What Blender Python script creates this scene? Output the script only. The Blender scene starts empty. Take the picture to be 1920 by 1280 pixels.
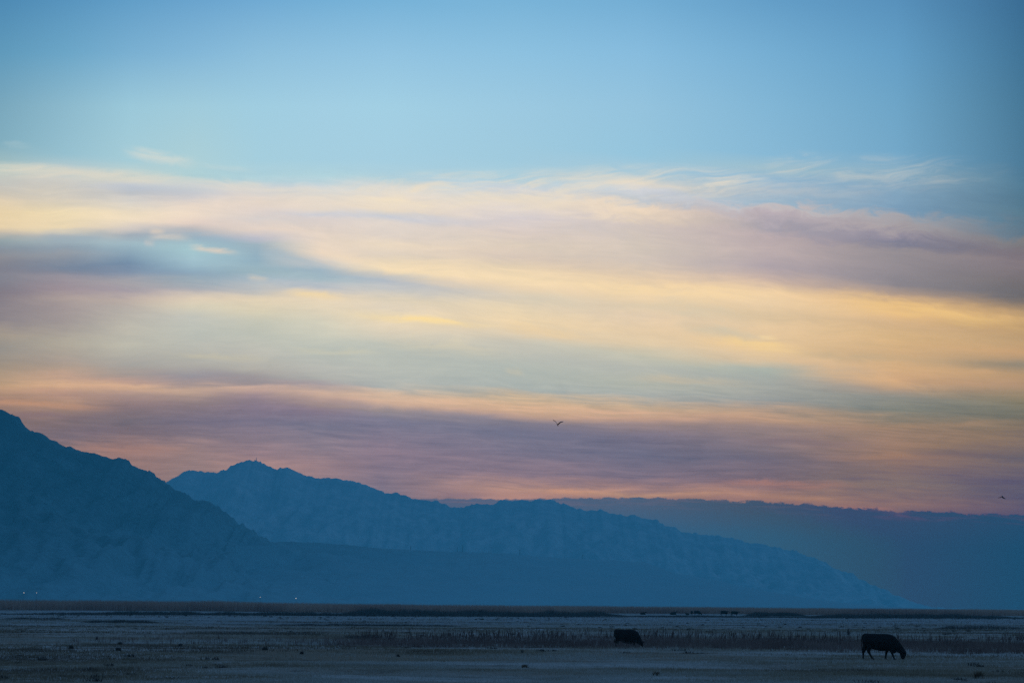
import bpy, bmesh, math, random
import numpy as np
from mathutils import Vector, Matrix, noise as mnoise

# ------------------------------------------------------------------ camera
sc = bpy.context.scene
col = sc.collection
F = 7200.0                      # focal length of the 135 mm lens in pixels of a 1920 px wide frame
EYE = 2.7
PITCH = math.atan(494.0 / F)
ROLL = math.radians(0.36)
cam_data = bpy.data.cameras.new("camera")
cam_data.lens = 135.0
cam_data.sensor_width = 36.0
cam_data.clip_start = 0.5
cam_data.clip_end = 200000.0
cam = bpy.data.objects.new("camera", cam_data)
col.objects.link(cam)
RCAM = Matrix.Rotation(math.pi / 2 + PITCH, 3, 'X') @ Matrix.Rotation(ROLL, 3, 'Z')
cam.matrix_world = Matrix.Translation((0, 0, EYE)) @ RCAM.to_4x4()
sc.camera = cam

def ray(px, py):
    """Direction from the eye for a point measured on the 1920x1280 photograph."""
    v = RCAM @ Vector(((px - 960.0) / F, (640.0 - py) / F, -1.0))
    return v.normalized()

def azel(px, py):
    v = ray(px, py)
    return math.atan2(v.x, v.y), math.asin(v.z)

def ground_at(px, py, z=0.0):
    v = ray(px, py)
    t = (z - EYE) / v.z
    return Vector((v.x * t, v.y * t, z))

def at_dist(px, py, d):
    v = ray(px, py)
    t = d / v.y
    return Vector((v.x * t, v.y * t, EYE + v.z * t))

# ------------------------------------------------------------------ sky (dusk) -------------
SIGMA = 6.5e-5                  # density of the valley haze, per metre
HAZE_TOP, HAZE_FAR = 575.0, 16900.0
HAZE_GLOW = (0.010, 0.108, 0.255)   # what that haze sends to the eye when it is deep
SKY_SUN_EL = math.radians(-1.5)
SKY_SUN_ROT = math.radians(-12.0)
NISHITA_STRENGTH = 0.10

world = bpy.data.worlds.new("World")
sc.world = world
world.use_nodes = True
wt = world.node_tree
wt.nodes.clear()

def s2l(c):
    o = []
    for v in c:
        v /= 255.0
        o.append(v / 12.92 if v <= 0.04045 else ((v + 0.055) / 1.055) ** 2.4)
    return o

class NT:
    """small helper to write node maths"""
    def __init__(self, tree): self.t = tree
    def n(self, kind, **kw):
        nd = self.t.nodes.new(kind)
        for k, v in kw.items(): setattr(nd, k, v)
        return nd
    def put(self, sock, v):
        if isinstance(v, bpy.types.NodeSocket): self.t.links.new(v, sock)
        elif isinstance(v, (tuple, list)) and len(v) == 3 and len(sock.default_value) == 4: sock.default_value = (*v, 1)
        else: sock.default_value = v
    def m(self, op, a, b=0.0, c=None, clamp=False):
        nd = self.n('ShaderNodeMath', operation=op, use_clamp=clamp)
        self.put(nd.inputs[0], a); self.put(nd.inputs[1], b)
        if c is not None: self.put(nd.inputs[2], c)
        return nd.outputs[0]
    def add(self, a, b): return self.m('ADD', a, b)
    def sub(self, a, b): return self.m('SUBTRACT', a, b)
    def mul(self, a, b): return self.m('MULTIPLY', a, b)
    def madd(self, a, b, c): return self.m('MULTIPLY_ADD', a, b, c)
    def smooth(self, v, a, b, lo=0.0, hi=1.0):
        nd = self.n('ShaderNodeMapRange', interpolation_type='SMOOTHSTEP')
        self.put(nd.inputs['Value'], v)
        nd.inputs['From Min'].default_value = a; nd.inputs['From Max'].default_value = b
        nd.inputs['To Min'].default_value = lo; nd.inputs['To Max'].default_value = hi
        return nd.outputs['Result']
    def lin(self, v, a, b, lo=0.0, hi=1.0):
        nd = self.n('ShaderNodeMapRange')
        self.put(nd.inputs['Value'], v)
        nd.inputs['From Min'].default_value = a; nd.inputs['From Max'].default_value = b
        nd.inputs['To Min'].default_value = lo; nd.inputs['To Max'].default_value = hi
        return nd.outputs['Result']
    def mix(self, f, a, b, blend='MIX'):
        nd = self.n('ShaderNodeMix', data_type='RGBA', blend_type=blend)
        self.put(nd.inputs[0], f); self.put(nd.inputs[6], a); self.put(nd.inputs[7], b)
        return nd.outputs[2]
    def xyz(self, x, y, z=0.0):
        nd = self.n('ShaderNodeCombineXYZ')
        self.put(nd.inputs[0], x); self.put(nd.inputs[1], y); self.put(nd.inputs[2], z)
        return nd.outputs[0]
    def noise(self, vec, scale=1.0, detail=2.0, rough=0.5, dist=0.0, color=False, dims='3D'):
        nd = self.n('ShaderNodeTexNoise', noise_dimensions=dims)
        if vec is not None: self.put(nd.inputs['Vector'], vec)
        nd.inputs['Scale'].default_value = scale; nd.inputs['Detail'].default_value = detail
        nd.inputs['Roughness'].default_value = rough; nd.inputs['Distortion'].default_value = dist
        return nd.outputs['Color' if color else 'Fac']
    def ramp(self, v, stops, interp='LINEAR'):
        nd = self.n('ShaderNodeValToRGB')
        cr = nd.color_ramp; cr.interpolation = interp
        assert len(stops) <= 32, len(stops)
        while len(cr.elements) > 1: cr.elements.remove(cr.elements[-1])
        cr.elements[0].position = stops[0][0]; cr.elements[0].color = (*stops[0][1], 1)
        for p, c in stops[1:]:
            e = cr.elements.new(p); e.color = (*c, 1)
        self.put(nd.inputs[0], v)
        return nd.outputs[0]

# sky colours as seen along nine bearings: (height on the photo in px, sRGB)
SKY = {
0: "0 78 138 180;100 96 154 188;200 122 168 190;268 130 174 192;300 155 186 193;318 192 205 198;345 195 194 188;370 215 200 168;398 238 211 155;430 236 210 158;443 196 184 160;452 132 148 162;466 118 130 152;482 124 124 140;500 112 113 136;520 116 117 138;545 130 123 138;600 140 132 133;625 165 152 132;650 150 144 130;682 158 144 124;704 176 150 120;722 196 156 116;745 168 132 118;770 150 120 115;800 128 108 118;850 140 108 115;930 120 95 112;1000 70 85 110;1134 45 75 105",
120: "0 88 148 190;100 108 166 200;200 140 185 205;290 150 192 208;318 186 203 206;345 200 200 195;370 212 203 180;400 240 218 166;425 238 215 166;437 216 205 176;446 166 178 186;456 141 158 176;466 126 142 166;476 134 140 158;486 124 131 152;496 106 121 152;506 118 121 146;516 134 128 148;530 141 131 146;546 158 143 146;560 172 156 146;575 162 149 144;602 160 150 143;640 176 168 146;672 171 156 139;690 180 156 132;706 196 158 130;722 220 172 128;738 186 144 123;752 178 140 122;786 130 112 122;815 120 108 126;850 156 120 121;1134 55 80 110",
240: "0 98 158 200;100 122 176 210;200 155 200 218;300 165 204 216;325 190 208 208;342 208 210 200;353 190 198 202;366 188 192 198;378 215 208 190;398 240 220 180;415 240 220 182;426 215 203 186;437 160 174 188;455 138 166 188;478 118 146 176;496 98 126 164;512 112 130 164;530 150 146 160;548 166 156 160;564 190 174 158;580 182 174 160;610 188 182 160;645 188 184 160;680 170 165 150;700 166 152 140;715 186 152 134;726 212 168 130;738 174 144 130;760 136 116 126;790 114 107 126;850 156 120 122;1134 60 85 115",
360: "0 106 164 206;100 131 183 216;200 160 203 220;305 168 205 214;330 175 208 214;346 204 211 205;356 206 208 200;366 202 201 198;381 234 215 190;402 238 217 188;420 226 205 186;432 180 182 189;446 150 178 196;468 145 182 200;492 139 173 197;512 124 152 183;528 134 152 174;544 180 175 170;560 224 205 172;576 214 205 173;596 195 195 175;622 190 192 172;662 185 183 164;690 172 168 153;705 153 146 148;716 170 150 142;729 205 168 139;740 165 141 138;760 138 121 132;790 118 111 137;822 127 114 133;846 151 124 130;1134 60 88 120",
480: "0 112 170 211;100 140 190 220;200 160 205 225;300 165 206 222;335 176 208 218;353 212 213 206;376 232 214 190;396 225 210 194;412 214 206 196;432 230 210 188;446 190 190 194;457 155 180 195;485 145 180 200;512 152 182 194;530 168 186 190;545 198 194 180;562 228 209 170;582 218 207 170;602 200 198 170;632 190 192 170;660 190 188 168;690 178 173 156;707 156 150 156;717 152 142 150;731 198 164 144;746 150 131 145;762 134 120 144;792 120 115 144;822 135 120 140;852 150 124 138;874 166 130 134;1134 60 90 125",
600: "0 116 175 214;100 143 193 223;200 162 206 227;300 165 206 224;332 176 210 220;352 202 213 210;373 232 218 195;392 228 214 192;401 206 206 205;411 220 208 196;432 228 210 188;461 236 214 184;481 235 212 180;497 205 201 188;508 157 183 200;526 159 187 200;540 187 190 188;552 238 214 171;576 228 212 175;602 215 208 175;625 205 203 175;652 188 192 172;690 184 184 168;712 174 174 160;723 166 156 155;738 206 171 145;755 170 145 143;770 136 121 145;796 118 118 147;842 135 122 143;872 155 126 138;1134 61 91 126",
720: "0 119 178 216;100 145 195 225;200 162 207 228;300 165 206 225;335 176 208 220;350 214 216 205;370 234 219 192;390 240 220 186;403 202 206 208;415 225 213 196;440 225 210 190;456 238 217 182;475 226 209 182;490 238 215 172;505 250 222 170;515 225 206 176;526 178 187 190;540 196 196 186;556 224 209 176;575 226 210 178;590 240 217 168;606 234 214 174;626 214 205 176;646 186 190 171;690 184 188 170;725 176 179 166;736 220 185 150;755 214 174 150;768 152 140 150;788 120 120 150;850 138 120 144;1134 62 92 128",
960: "0 121 179 216;100 141 193 224;200 156 201 225;300 160 202 222;338 170 205 220;355 206 212 210;375 234 219 192;395 225 213 200;410 214 205 200;436 220 203 186;460 225 206 178;485 220 200 176;505 235 210 166;521 252 221 166;536 236 210 166;551 220 205 174;576 232 210 166;600 240 212 160;620 225 205 166;642 204 197 170;662 190 190 170;692 178 185 168;726 170 178 165;742 208 178 146;760 218 174 141;774 190 155 140;786 132 126 146;812 112 115 145;845 120 115 144;890 140 119 140;914 184 138 130;926 172 128 126",
1200: "0 115 173 212;100 135 188 222;200 148 195 222;292 150 197 221;326 170 200 215;345 218 211 200;360 205 208 207;376 192 200 208;390 240 215 180;405 230 208 176;422 210 195 180;460 214 198 176;490 210 194 174;520 234 204 160;540 248 215 160;560 240 210 160;590 230 204 164;620 234 204 156;645 224 200 156;665 200 195 164;690 181 183 165;720 180 182 160;746 166 172 160;764 200 170 142;780 204 160 136;795 150 130 136;820 116 112 140;852 106 108 140;895 122 110 136;915 164 125 126;923 188 140 122;930 150 115 122",
1440: "0 100 158 200;100 118 174 211;200 130 182 214;290 136 185 214;315 158 190 205;334 148 184 209;355 172 190 205;376 152 184 208;390 200 190 184;402 185 172 175;422 166 160 174;442 188 170 166;472 190 172 166;502 180 165 165;526 204 177 156;546 244 207 151;566 240 206 154;590 225 195 146;612 234 199 146;640 234 197 141;676 220 191 146;692 172 180 160;712 165 170 155;738 164 165 150;752 155 158 148;768 180 150 131;785 189 149 126;802 150 128 130;862 111 105 130;905 128 107 125;930 170 124 116;938 150 112 115",
1680: "0 88 145 188;100 100 158 198;200 110 165 200;290 116 168 201;320 138 174 196;350 125 166 197;392 118 160 194;408 164 165 175;425 170 160 165;442 146 140 160;456 124 126 152;472 150 142 150;502 145 138 148;532 141 135 145;546 174 150 130;565 228 180 118;585 240 190 118;606 216 176 122;632 220 178 117;662 215 172 116;692 219 172 116;712 213 165 116;730 172 146 120;746 141 140 125;766 126 130 125;786 146 130 116;802 154 125 111;852 153 118 107;872 132 108 110;912 126 102 106;946 146 105 101;956 120 92 100",
1920: "0 58 108 148;100 64 115 151;200 71 120 152;300 76 123 154;400 80 122 148;440 90 120 144;455 124 124 130;480 124 114 118;500 132 120 122;530 116 110 117;556 104 104 114;575 152 128 100;597 210 165 102;615 192 152 98;640 196 158 106;662 202 156 104;686 150 138 114;702 190 150 104;725 175 140 106;750 138 128 108;770 116 116 108;800 128 112 102;830 134 112 100;850 104 99 97;870 114 102 97;900 96 91 93;930 90 82 92;950 96 82 86;966 88 78 88",
}
# the slate bank of low cloud over the horizon: same bearings, (edge height, colour at edge, colour near the horizon)
BANK = [(0,930,(90,100,130),(45,88,125)),(720,934,(84,98,130),(48,92,130)),(960,935,(80,98,130),(52,96,134)),(1200,932,(72,95,126),(52,96,134)),
        (1440,940,(62,84,112),(48,92,126)),(1680,957,(50,72,100),(42,80,113)),(1920,965,(36,50,68),(28,48,70))]

def flow(u, e):
    s = 0.085 - 0.055 * min(1, max(0, (e - 650) / 250.0))
    return e - s * 0.5 * ((u - 600) + math.sqrt((u - 600) ** 2 + 150.0 ** 2))
Y0, Y1 = -140.0, 1150.0          # range of the ramps

def sky_pxy(px, py):
    """photo pixel -> sky coordinates (bearing and height, in 1/7200 rad)"""
    a, e = azel(px, py)
    return a * F + 960.0, 1134.0 - e * F

def build_world():
    w = NT(wt)
    geo = w.n('ShaderNodeTexCoord')
    sep = w.n('ShaderNodeSeparateXYZ'); wt.links.new(geo.outputs['Generated'], sep.inputs[0])
    dx, dy, dz = sep.outputs
    az = w.m('ARCTAN2', dx, dy)
    el = w.m('ARCSINE', dz)
    U = w.madd(az, F, 960.0)
    E = w.madd(el, -F, 1134.0)
    # flow coordinate
    du = w.sub(U, 600.0)
    g = w.add(du, w.m('SQRT', w.madd(du, du, 22500.0)))
    s = w.lin(E, 650, 900, 0.0425, 0.015)
    Q = w.sub(E, w.mul(g, s))
    # slow undulation of the layers, then streak noises stretched along the flow
    wav = w.noise(w.xyz(w.mul(U, 1/340.), w.mul(E, 1/150.), 8.3), 1, 2, 0.5)
    wav2 = w.noise(w.xyz(w.mul(U, 1/110.), w.mul(E, 1/60.), 2.9), 1, 3, 0.5)
    low = w.smooth(E, 680, 760)
    Qn = w.add(Q, w.mul(w.add(w.madd(wav, 70., -35.), w.madd(wav2, 20., -10.)), w.madd(low, -0.62, 1.0)))
    n_big = w.noise(w.xyz(w.mul(U, 1/300.), w.mul(Qn, 1/70.), 3.1), 1, 4, 0.5, 0.5)
    n_mid = w.noise(w.xyz(w.mul(U, 1/150.), w.mul(Qn, 1/24.), 7.7), 1, 6, 0.58, 0.5)
    n_fine = w.noise(w.xyz(w.mul(U, 1/95.), w.mul(Qn, 1/6.5), 1.7), 1, 4, 0.62, 0.3)
    n_soft = w.noise(w.xyz(w.mul(U, 1/90.), w.mul(Qn, 1/34.), 6.1), 1, 6, 0.6, 0.8)
    cloudy = w.mul(w.smooth(E, 300, 350), w.smooth(E, 985, 930))
    warp = w.add(w.add(w.madd(n_big, 26., -13.), w.mul(w.sub(n_mid, 0.5), w.madd(low, 8., 18.))), w.mul(w.sub(n_fine, 0.5), w.madd(low, 10., 4.)))
    # puffed upper edge of the right-hand cloud
    n_puff = w.noise(w.xyz(w.mul(U, 1/70.), w.mul(E, 1/30.), 5.0), 1, 7, 0.62, 1.0)
    puffm = w.mul(w.smooth(U, 960, 1140), w.mul(w.smooth(E, 330, 375), w.smooth(E, 520, 430)))
    warp = w.add(w.mul(warp, cloudy), w.mul(w.madd(n_puff, 60., -30.), puffm))
    Qw = w.add(Q, warp)
    V = w.lin(Qw, Y0, Y1)
    cur = None
    xs = sorted(SKY)
    for i, x in enumerate(xs):
        stops = []
        last = -1
        for part in SKY[x].split(';'):
            y, r, gg, b = [float(t) for t in part.split()]
            uu, ee = sky_pxy(x, y)
            p = (flow(uu, ee) - Y0) / (Y1 - Y0)
            p = max(p, last + 0.0005); last = p
            if x <= 360 and 450 < y < 535: r = 6 + r * 1.07; gg = 6 + gg * 1.08; b = 6 + b * 1.03
            if b > gg + 4: pass
            elif 345 < y < 760 and gg > r - 8: b += 11; r -= 2
            elif 345 < y < 740: b += 8
            if x >= 1680 and y > 900: gg += 5; r -= 3
            lum = 0.3 * r + 0.59 * gg + 0.11 * b
            q = 1.0 if y < 345 else 0.82
            stops.append((p, s2l([lum + (v_ - lum) * q for v_ in (r, gg, b)])))
        while len(stops) > 32:      # a ramp holds 32 stops: drop the one that matters least
            err = [sum(abs(stops[j][1][q] - 0.5 * (stops[j-1][1][q] + stops[j+1][1][q])) for q in range(3)) for j in range(1, len(stops) - 1)]
            del stops[1 + err.index(min(err))]
        c = w.ramp(V, stops)
        if cur is None: cur = c
        else:
            cur = w.mix(w.lin(U, xs[i-1], x), cur, c)
    # broken light along the streaks
    k = w.add(w.add(w.madd(n_mid, 0.26, 0.87), w.mul(w.sub(n_fine, 0.5), w.madd(low, 0.30, 0.22))), w.madd(n_soft, 0.24, -0.12))
    lowk = w.smooth(E, 690, 760)
    amt = w.mul(cloudy, w.madd(lowk, 0.5, 0.55))
    k = w.madd(w.sub(k, 1.0), amt, 1.0)
    kk = w.n('ShaderNodeCombineColor')
    w.put(kk.inputs[0], w.m('POWER', k, 1.3)); w.put(kk.inputs[1], k); w.put(kk.inputs[2], w.m('POWER', k, 0.65))
    cur = w.mix(1.0, cur, kk.outputs[0], 'MULTIPLY')
    # fallstreak fibres along the top of the cirrus
    fu = w.add(w.mul(U, 0.99), w.mul(E, -0.13)); fe = w.add(w.mul(E, 0.99), w.mul(U, 0.13))
    wv = w.noise(w.xyz(w.mul(U, 1/160.), w.mul(E, 1/60.), 9.), 1, 3, 0.5, color=True)
    wsep = w.n('ShaderNodeSeparateXYZ'); wt.links.new(wv, wsep.inputs[0])
    fib = w.noise(w.xyz(w.mul(w.add(fu, w.mul(wsep.outputs[0], 90.)), 1/210.), w.mul(w.add(fe, w.mul(wsep.outputs[1], 55.)), 1/12.), 2.2), 1, 7, 0.70, 0.35)
    fpatch = w.noise(w.xyz(w.mul(U, 1/120.), w.mul(E, 1/38.), 12.), 1, 5, 0.6, 0.6)
    fib = w.mul(w.smooth(fib, 0.34, 0.74), w.smooth(fpatch, 0.32, 0.56))
    def blob(cx, cy, rx, ry, slope=0.0):
        cx, cy = sky_pxy(cx, cy)
        a = w.mul(w.sub(U, cx), 1.0 / rx)
        b = w.mul(w.sub(E, w.madd(w.sub(U, cx), slope, cy)), 1.0 / ry)
        r = w.add(w.mul(a, a), w.mul(b, b))
        return w.smooth(r, 1.0, 0.0)
    fm = w.m('MAXIMUM', blob(900, 362, 420, 52, -0.03), w.mul(blob(1260, 340, 260, 38, 0.03), 0.9))
    fm = w.m('MAXIMUM', fm, w.mul(blob(1620, 328, 300, 46, -0.02), 0.38))
    fm = w.m('MAXIMUM', fm, w.mul(blob(1492, 310, 75, 32), 0.5))
    fm = w.m('MAXIMUM', fm, w.mul(blob(120, 325, 330, 20, 0.05), 0.6))
    cur = w.mix(w.mul(fm, w.mul(fib, 0.85)), cur, s2l((236, 222, 200)))
    # single strokes of lit ice cloud: (x0,y0,x1,y1,half width,strength,colour)
    strokes = [
        (-40,312,230,326,6,.5,(222,214,196)), (130,324,420,342,6,.45,(218,214,202)), (330,343,660,362,6,.45,(226,216,198)), (180,352,430,362,7,.35,(184,194,204)),
        (60,448,250,433,7,.35,(140,166,188)), (330,434,480,468,7,.45,(146,176,196)), (470,466,650,508,7,.45,(148,178,198)), (640,508,860,528,6,.4,(168,186,196)),
        (640,372,860,384,5,.4,(246,228,196)), (680,398,860,406,5,.4,(190,196,206)), (900,372,1130,360,6,.4,(238,222,196)),
        (1230,566,1420,598,11,.38,(198,194,176)), (1270,610,1460,640,9,.45,(186,190,176)), (1500,652,1820,684,6,.4,(190,166,134)), (960,556,1130,576,9,.3,(200,198,180)),
        (1540,552,1960,612,10,.45,(247,206,134)), (1080,536,1480,556,9,.4,(252,220,166)), (1290,640,1560,668,8,.45,(242,206,152)), (1480,690,1800,738,9,.4,(224,180,134)),
        (700,638,1000,664,9,.3,(222,208,176)), (1180,706,1420,722,5,.45,(206,186,158)), (540,655,720,662,4,.4,(212,204,176)), (300,662,520,676,4,.35,(206,196,166)),
        (-60,752,210,766,4,.5,(204,152,124)), (-60,776,220,782,4,.45,(122,106,124)), (60,806,330,812,8,.4,(116,106,126)), (140,838,360,846,5,.4,(172,130,122)),
        (1330,902,1620,914,5,.5,(182,128,116)), (1520,862,1960,846,4,.4,(160,124,110)), (1380,826,1640,832,5,.4,(118,104,122)), (1560,804,1960,790,4,.4,(170,136,114)), (880,806,1160,812,10,.35,(110,112,142)),
        (232,283,372,309,7,.75,(214,218,210)), (372,309,480,322,4,.4,(200,215,215)), (0,268,62,275,4,.4,(175,200,205)),
        (355,461,446,476,4,.85,(228,208,190)), (278,434,312,436,4,.6,(226,208,190)), (276,447,362,446,4,.6,(215,205,195)), (268,454,292,457,4,.4,(210,200,195)),
        (462,518,505,522,4,.6,(220,205,185)), (530,547,650,557,4,.8,(240,215,170)), (672,590,930,612,4,.85,(252,222,160)),
        (930,612,1120,636,8,.45,(240,208,160)), (1345,636,1500,656,6,.6,(244,210,150)), (1420,630,1462,636,3,.5,(248,218,165)),
        (1100,565,1330,588,6,.3,(190,190,175)), (1480,662,1720,678,5,.45,(180,165,140)), (1780,680,1960,690,6,.35,(118,118,112)),
        (945,692,985,699,5,.5,(210,196,168)), (1500,973,1710,978,3,.38,(120,110,120)), (820,928,920,931,3,.5,(120,105,130)),
        (1700,848,1960,856,5,.6,(88,88,90)), (1000,918,1160,926,4,.5,(205,150,128)), (1560,950,1690,956,3,.4,(176,122,110)),
    ]
    for (x0, y0, x1, y1, hw, st, c) in strokes:
        u0, e0 = sky_pxy(x0, y0); u1, e1 = sky_pxy(x1, y1)
        L = u1 - u0; sl = (e1 - e0) / L
        t = w.mul(w.sub(U, u0), 1.0 / L)
        along = w.mul(w.smooth(t, -0.08, 0.3), w.smooth(t, 1.1, 0.55))
        d = w.m('ABSOLUTE', w.sub(w.add(E, w.madd(n_soft, 5.0*hw, -2.5*hw)), w.madd(w.sub(U, u0), sl, e0)))
        across = w.mul(w.smooth(d, hw * 2.4, 0.0), w.smooth(w.add(w.mul(n_fine, 0.5), w.mul(n_soft, 0.5)), 0.30, 0.60, 0.25, 1.0))
        cur = w.mix(w.mul(w.mul(along, across), st), cur, s2l(c))
    # low bank of cloud beyond the hills
    edge = w.ramp(w.lin(U, 0, 1920), [((b[0]) / 1920.0, [(sky_pxy(b[0], b[1])[1] - 900) / 100.0] * 3) for b in BANK])
    esep = w.n('ShaderNodeSeparateColor'); wt.links.new(edge, esep.inputs[0])
    edge = w.madd(esep.outputs[0], 100.0, 900.0)
    pn = w.noise(w.xyz(w.mul(U, 1/30.), w.mul(E, 1/22.), 4.0), 1, 6, 0.66, 0.6)
    pamp = w.smooth(U, 700, 1500, 10.0, 24.0)
    edge = w.add(edge, w.mul(w.sub(pn, 0.5), pamp))
    up = w.ramp(w.lin(U, 0, 1920), [(b[0] / 1920.0, s2l(b[2])) for b in BANK])
    lo = w.ramp(w.lin(U, 0, 1920), [(b[0] / 1920.0, s2l(b[3])) for b in BANK])
    below = w.sub(E, edge)
    bank = w.mix(w.smooth(below, 0, 75), up, lo)
    bank = w.mix(w.mul(w.smooth(below, 26, 0), w.smooth(n_fine, 0.45, 0.7, 0, 0.22)), bank, s2l((150, 112, 122)))
    cur = w.mix(w.smooth(below, -1.2, 2.2), cur, bank)
    # these are the colours seen through the valley haze: take its share out again
    ln = w.m('MINIMUM', w.m('DIVIDE', HAZE_TOP - EYE, w.m('MAXIMUM', dz, 0.005)), HAZE_FAR)
    T = w.m('EXPONENT', w.mul(ln, -SIGMA))
    veil = w.n('ShaderNodeCombineColor')
    for i in range(3): w.put(veil.inputs[i], w.mul(w.sub(1.0, T), HAZE_GLOW[i]))
    cur = w.mix(1.0, cur, veil.outputs[0], 'SUBTRACT')
    cur = w.mix(1.0, cur, (0.004, 0.004, 0.004), 'LIGHTEN')
    tt = w.n('ShaderNodeCombineColor')
    for i in range(3): w.put(tt.inputs[i], T)
    cur = w.mix(1.0, cur, tt.outputs[0], 'DIVIDE')
    # the rest of the dome: deepening blue overhead and behind
    outer_u = w.m('MAXIMUM', w.smooth(w.m('ABSOLUTE', az), 0.125, 0.75), w.smooth(el, 0.158, 0.62))
    sky = w.n('ShaderNodeTexSky', sky_type='NISHITA')
    sky.sun_disc = False
    sky.sun_elevation = SKY_SUN_EL; sky.sun_rotation = SKY_SUN_ROT
    sky.altitude = 1280; sky.dust_density = 1.0
    nish = w.mix(1.0, sky.outputs[0], (NISHITA_STRENGTH,)*3, 'MULTIPLY')
    dome = w.mix(w.smooth(el, 0.0, 0.9), (0.085, 0.235, 0.445), (0.058, 0.140, 0.315))
    dome = w.mix(1.0, dome, nish, 'ADD')
    cur = w.mix(outer_u, cur, dome)
    cur = w.mix(w.smooth(el, -0.002, -0.03), cur, (0.012, 0.020, 0.035))
    bg = w.n('ShaderNodeBackground'); bg.inputs['Strength'].default_value = 1.0
    w.put(bg.inputs['Color'], cur)
    out = w.n('ShaderNodeOutputWorld'); wt.links.new(bg.outputs[0], out.inputs[0])
build_world()
world.cycles.sampling_method = 'MANUAL'
world.cycles.sample_map_resolution = 1024

# after-sunset glow: one very weak, very soft warm sun low over the hills
sun_data = bpy.data.lights.new("sun", 'SUN')
sun_data.energy = 0.04
sun_data.angle = math.radians(25)
sun_data.color = (1.0, 0.72, 0.5)
sun = bpy.data.objects.new("sun", sun_data)
col.objects.link(sun)
sdir = Vector((math.sin(SKY_SUN_ROT), math.cos(SKY_SUN_ROT), math.tan(math.radians(4))))
sun.rotation_euler = sdir.to_track_quat('Z', 'Y').to_euler()

sc.view_settings.view_transform = 'Standard'
sc.view_settings.look = 'None'
sc.view_settings.exposure = 0.0
sc.view_settings.gamma = 1.0
sc.view_settings.use_curve_mapping = False
sc.render.engine = 'CYCLES'
sc.cycles.use_denoising = False
sc.cycles.max_bounces = 6
sc.cycles.volume_bounces = 1
sc.cycles.use_adaptive_sampling = False
sc.render.film_transparent = False

# ------------------------------------------------------------------ helpers
rng = np.random.default_rng(11)
random.seed(5)

def tag(o, label=None, cat=None, group=None, kind=None):
    if label: o["label"] = label
    if cat: o["category"] = cat
    if group: o["group"] = group
    if kind: o["kind"] = kind
    return o

def link(name, mesh, mat=None, parent=None):
    o = bpy.data.objects.new(name, mesh)
    col.objects.link(o)
    if mat is not None and not mesh.materials: mesh.materials.append(mat)
    if parent is not None: o.parent = parent
    return o

def np_mesh(name, verts, faces, smooth=False, attr=None):
    """faces: (n,3) or (n,4) int array"""
    me = bpy.data.meshes.new(name)
    verts = np.asarray(verts, dtype=np.float32); faces = np.asarray(faces, dtype=np.int32)
    k = faces.shape[1]
    me.vertices.add(len(verts)); me.vertices.foreach_set('co', verts.ravel())
    me.loops.add(faces.size); me.loops.foreach_set('vertex_index', faces.ravel())
    me.polygons.add(len(faces)); me.polygons.foreach_set('loop_start', np.arange(0, faces.size, k, dtype=np.int32))
    me.update(calc_edges=True)
    if smooth: me.polygons.foreach_set('use_smooth', np.ones(len(faces), dtype=bool))
    if attr is not None:
        a = me.attributes.new('tone', 'FLOAT', 'POINT'); a.data.foreach_set('value', np.asarray(attr, dtype=np.float32))
    return me

def material(name, rough=0.9, spec=0.2):
    m = bpy.data.materials.new(name); m.use_nodes = True
    t = m.node_tree; t.nodes.clear()
    w = NT(t)
    b = w.n('ShaderNodeBsdfPrincipled'); b.inputs['Roughness'].default_value = rough
    b.inputs['Specular IOR Level'].default_value = spec
    o = w.n('ShaderNodeOutputMaterial'); t.links.new(b.outputs[0], o.inputs['Surface'])
    return m, w, b

def vnoise(x, y, seed=0):
    """smooth value noise on arrays"""
    xi = np.floor(x).astype(np.int64); yi = np.floor(y).astype(np.int64)
    fx = x - xi; fy = y - yi
    fx = fx * fx * (3 - 2 * fx); fy = fy * fy * (3 - 2 * fy)
    def h(a, b):
        n = (a * 374761393 + b * 668265263 + seed * 974634777) & 0xffffffff
        n = ((n ^ (n >> 13)) * 1274126177) & 0xffffffff
        n = n ^ (n >> 16)
        return (n & 0xffff) / 65535.0
    return (h(xi, yi) * (1 - fx) + h(xi + 1, yi) * fx) * (1 - fy) + (h(xi, yi + 1) * (1 - fx) + h(xi + 1, yi + 1) * fx) * fy

def fbm(x, y, oct=4, seed=0, gain=0.5):
    s = 0; a = 1; t = 0
    for i in range(oct):
        s = s + a * vnoise(x * 2 ** i + 17.3 * i, y * 2 ** i + 5.1 * i, seed + i); t += a; a *= gain
    return s / t

def sstep(x, a, b):
    t = np.clip((x - a) / (b - a), 0, 1)
    return t * t * (3 - 2 * t)

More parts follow.
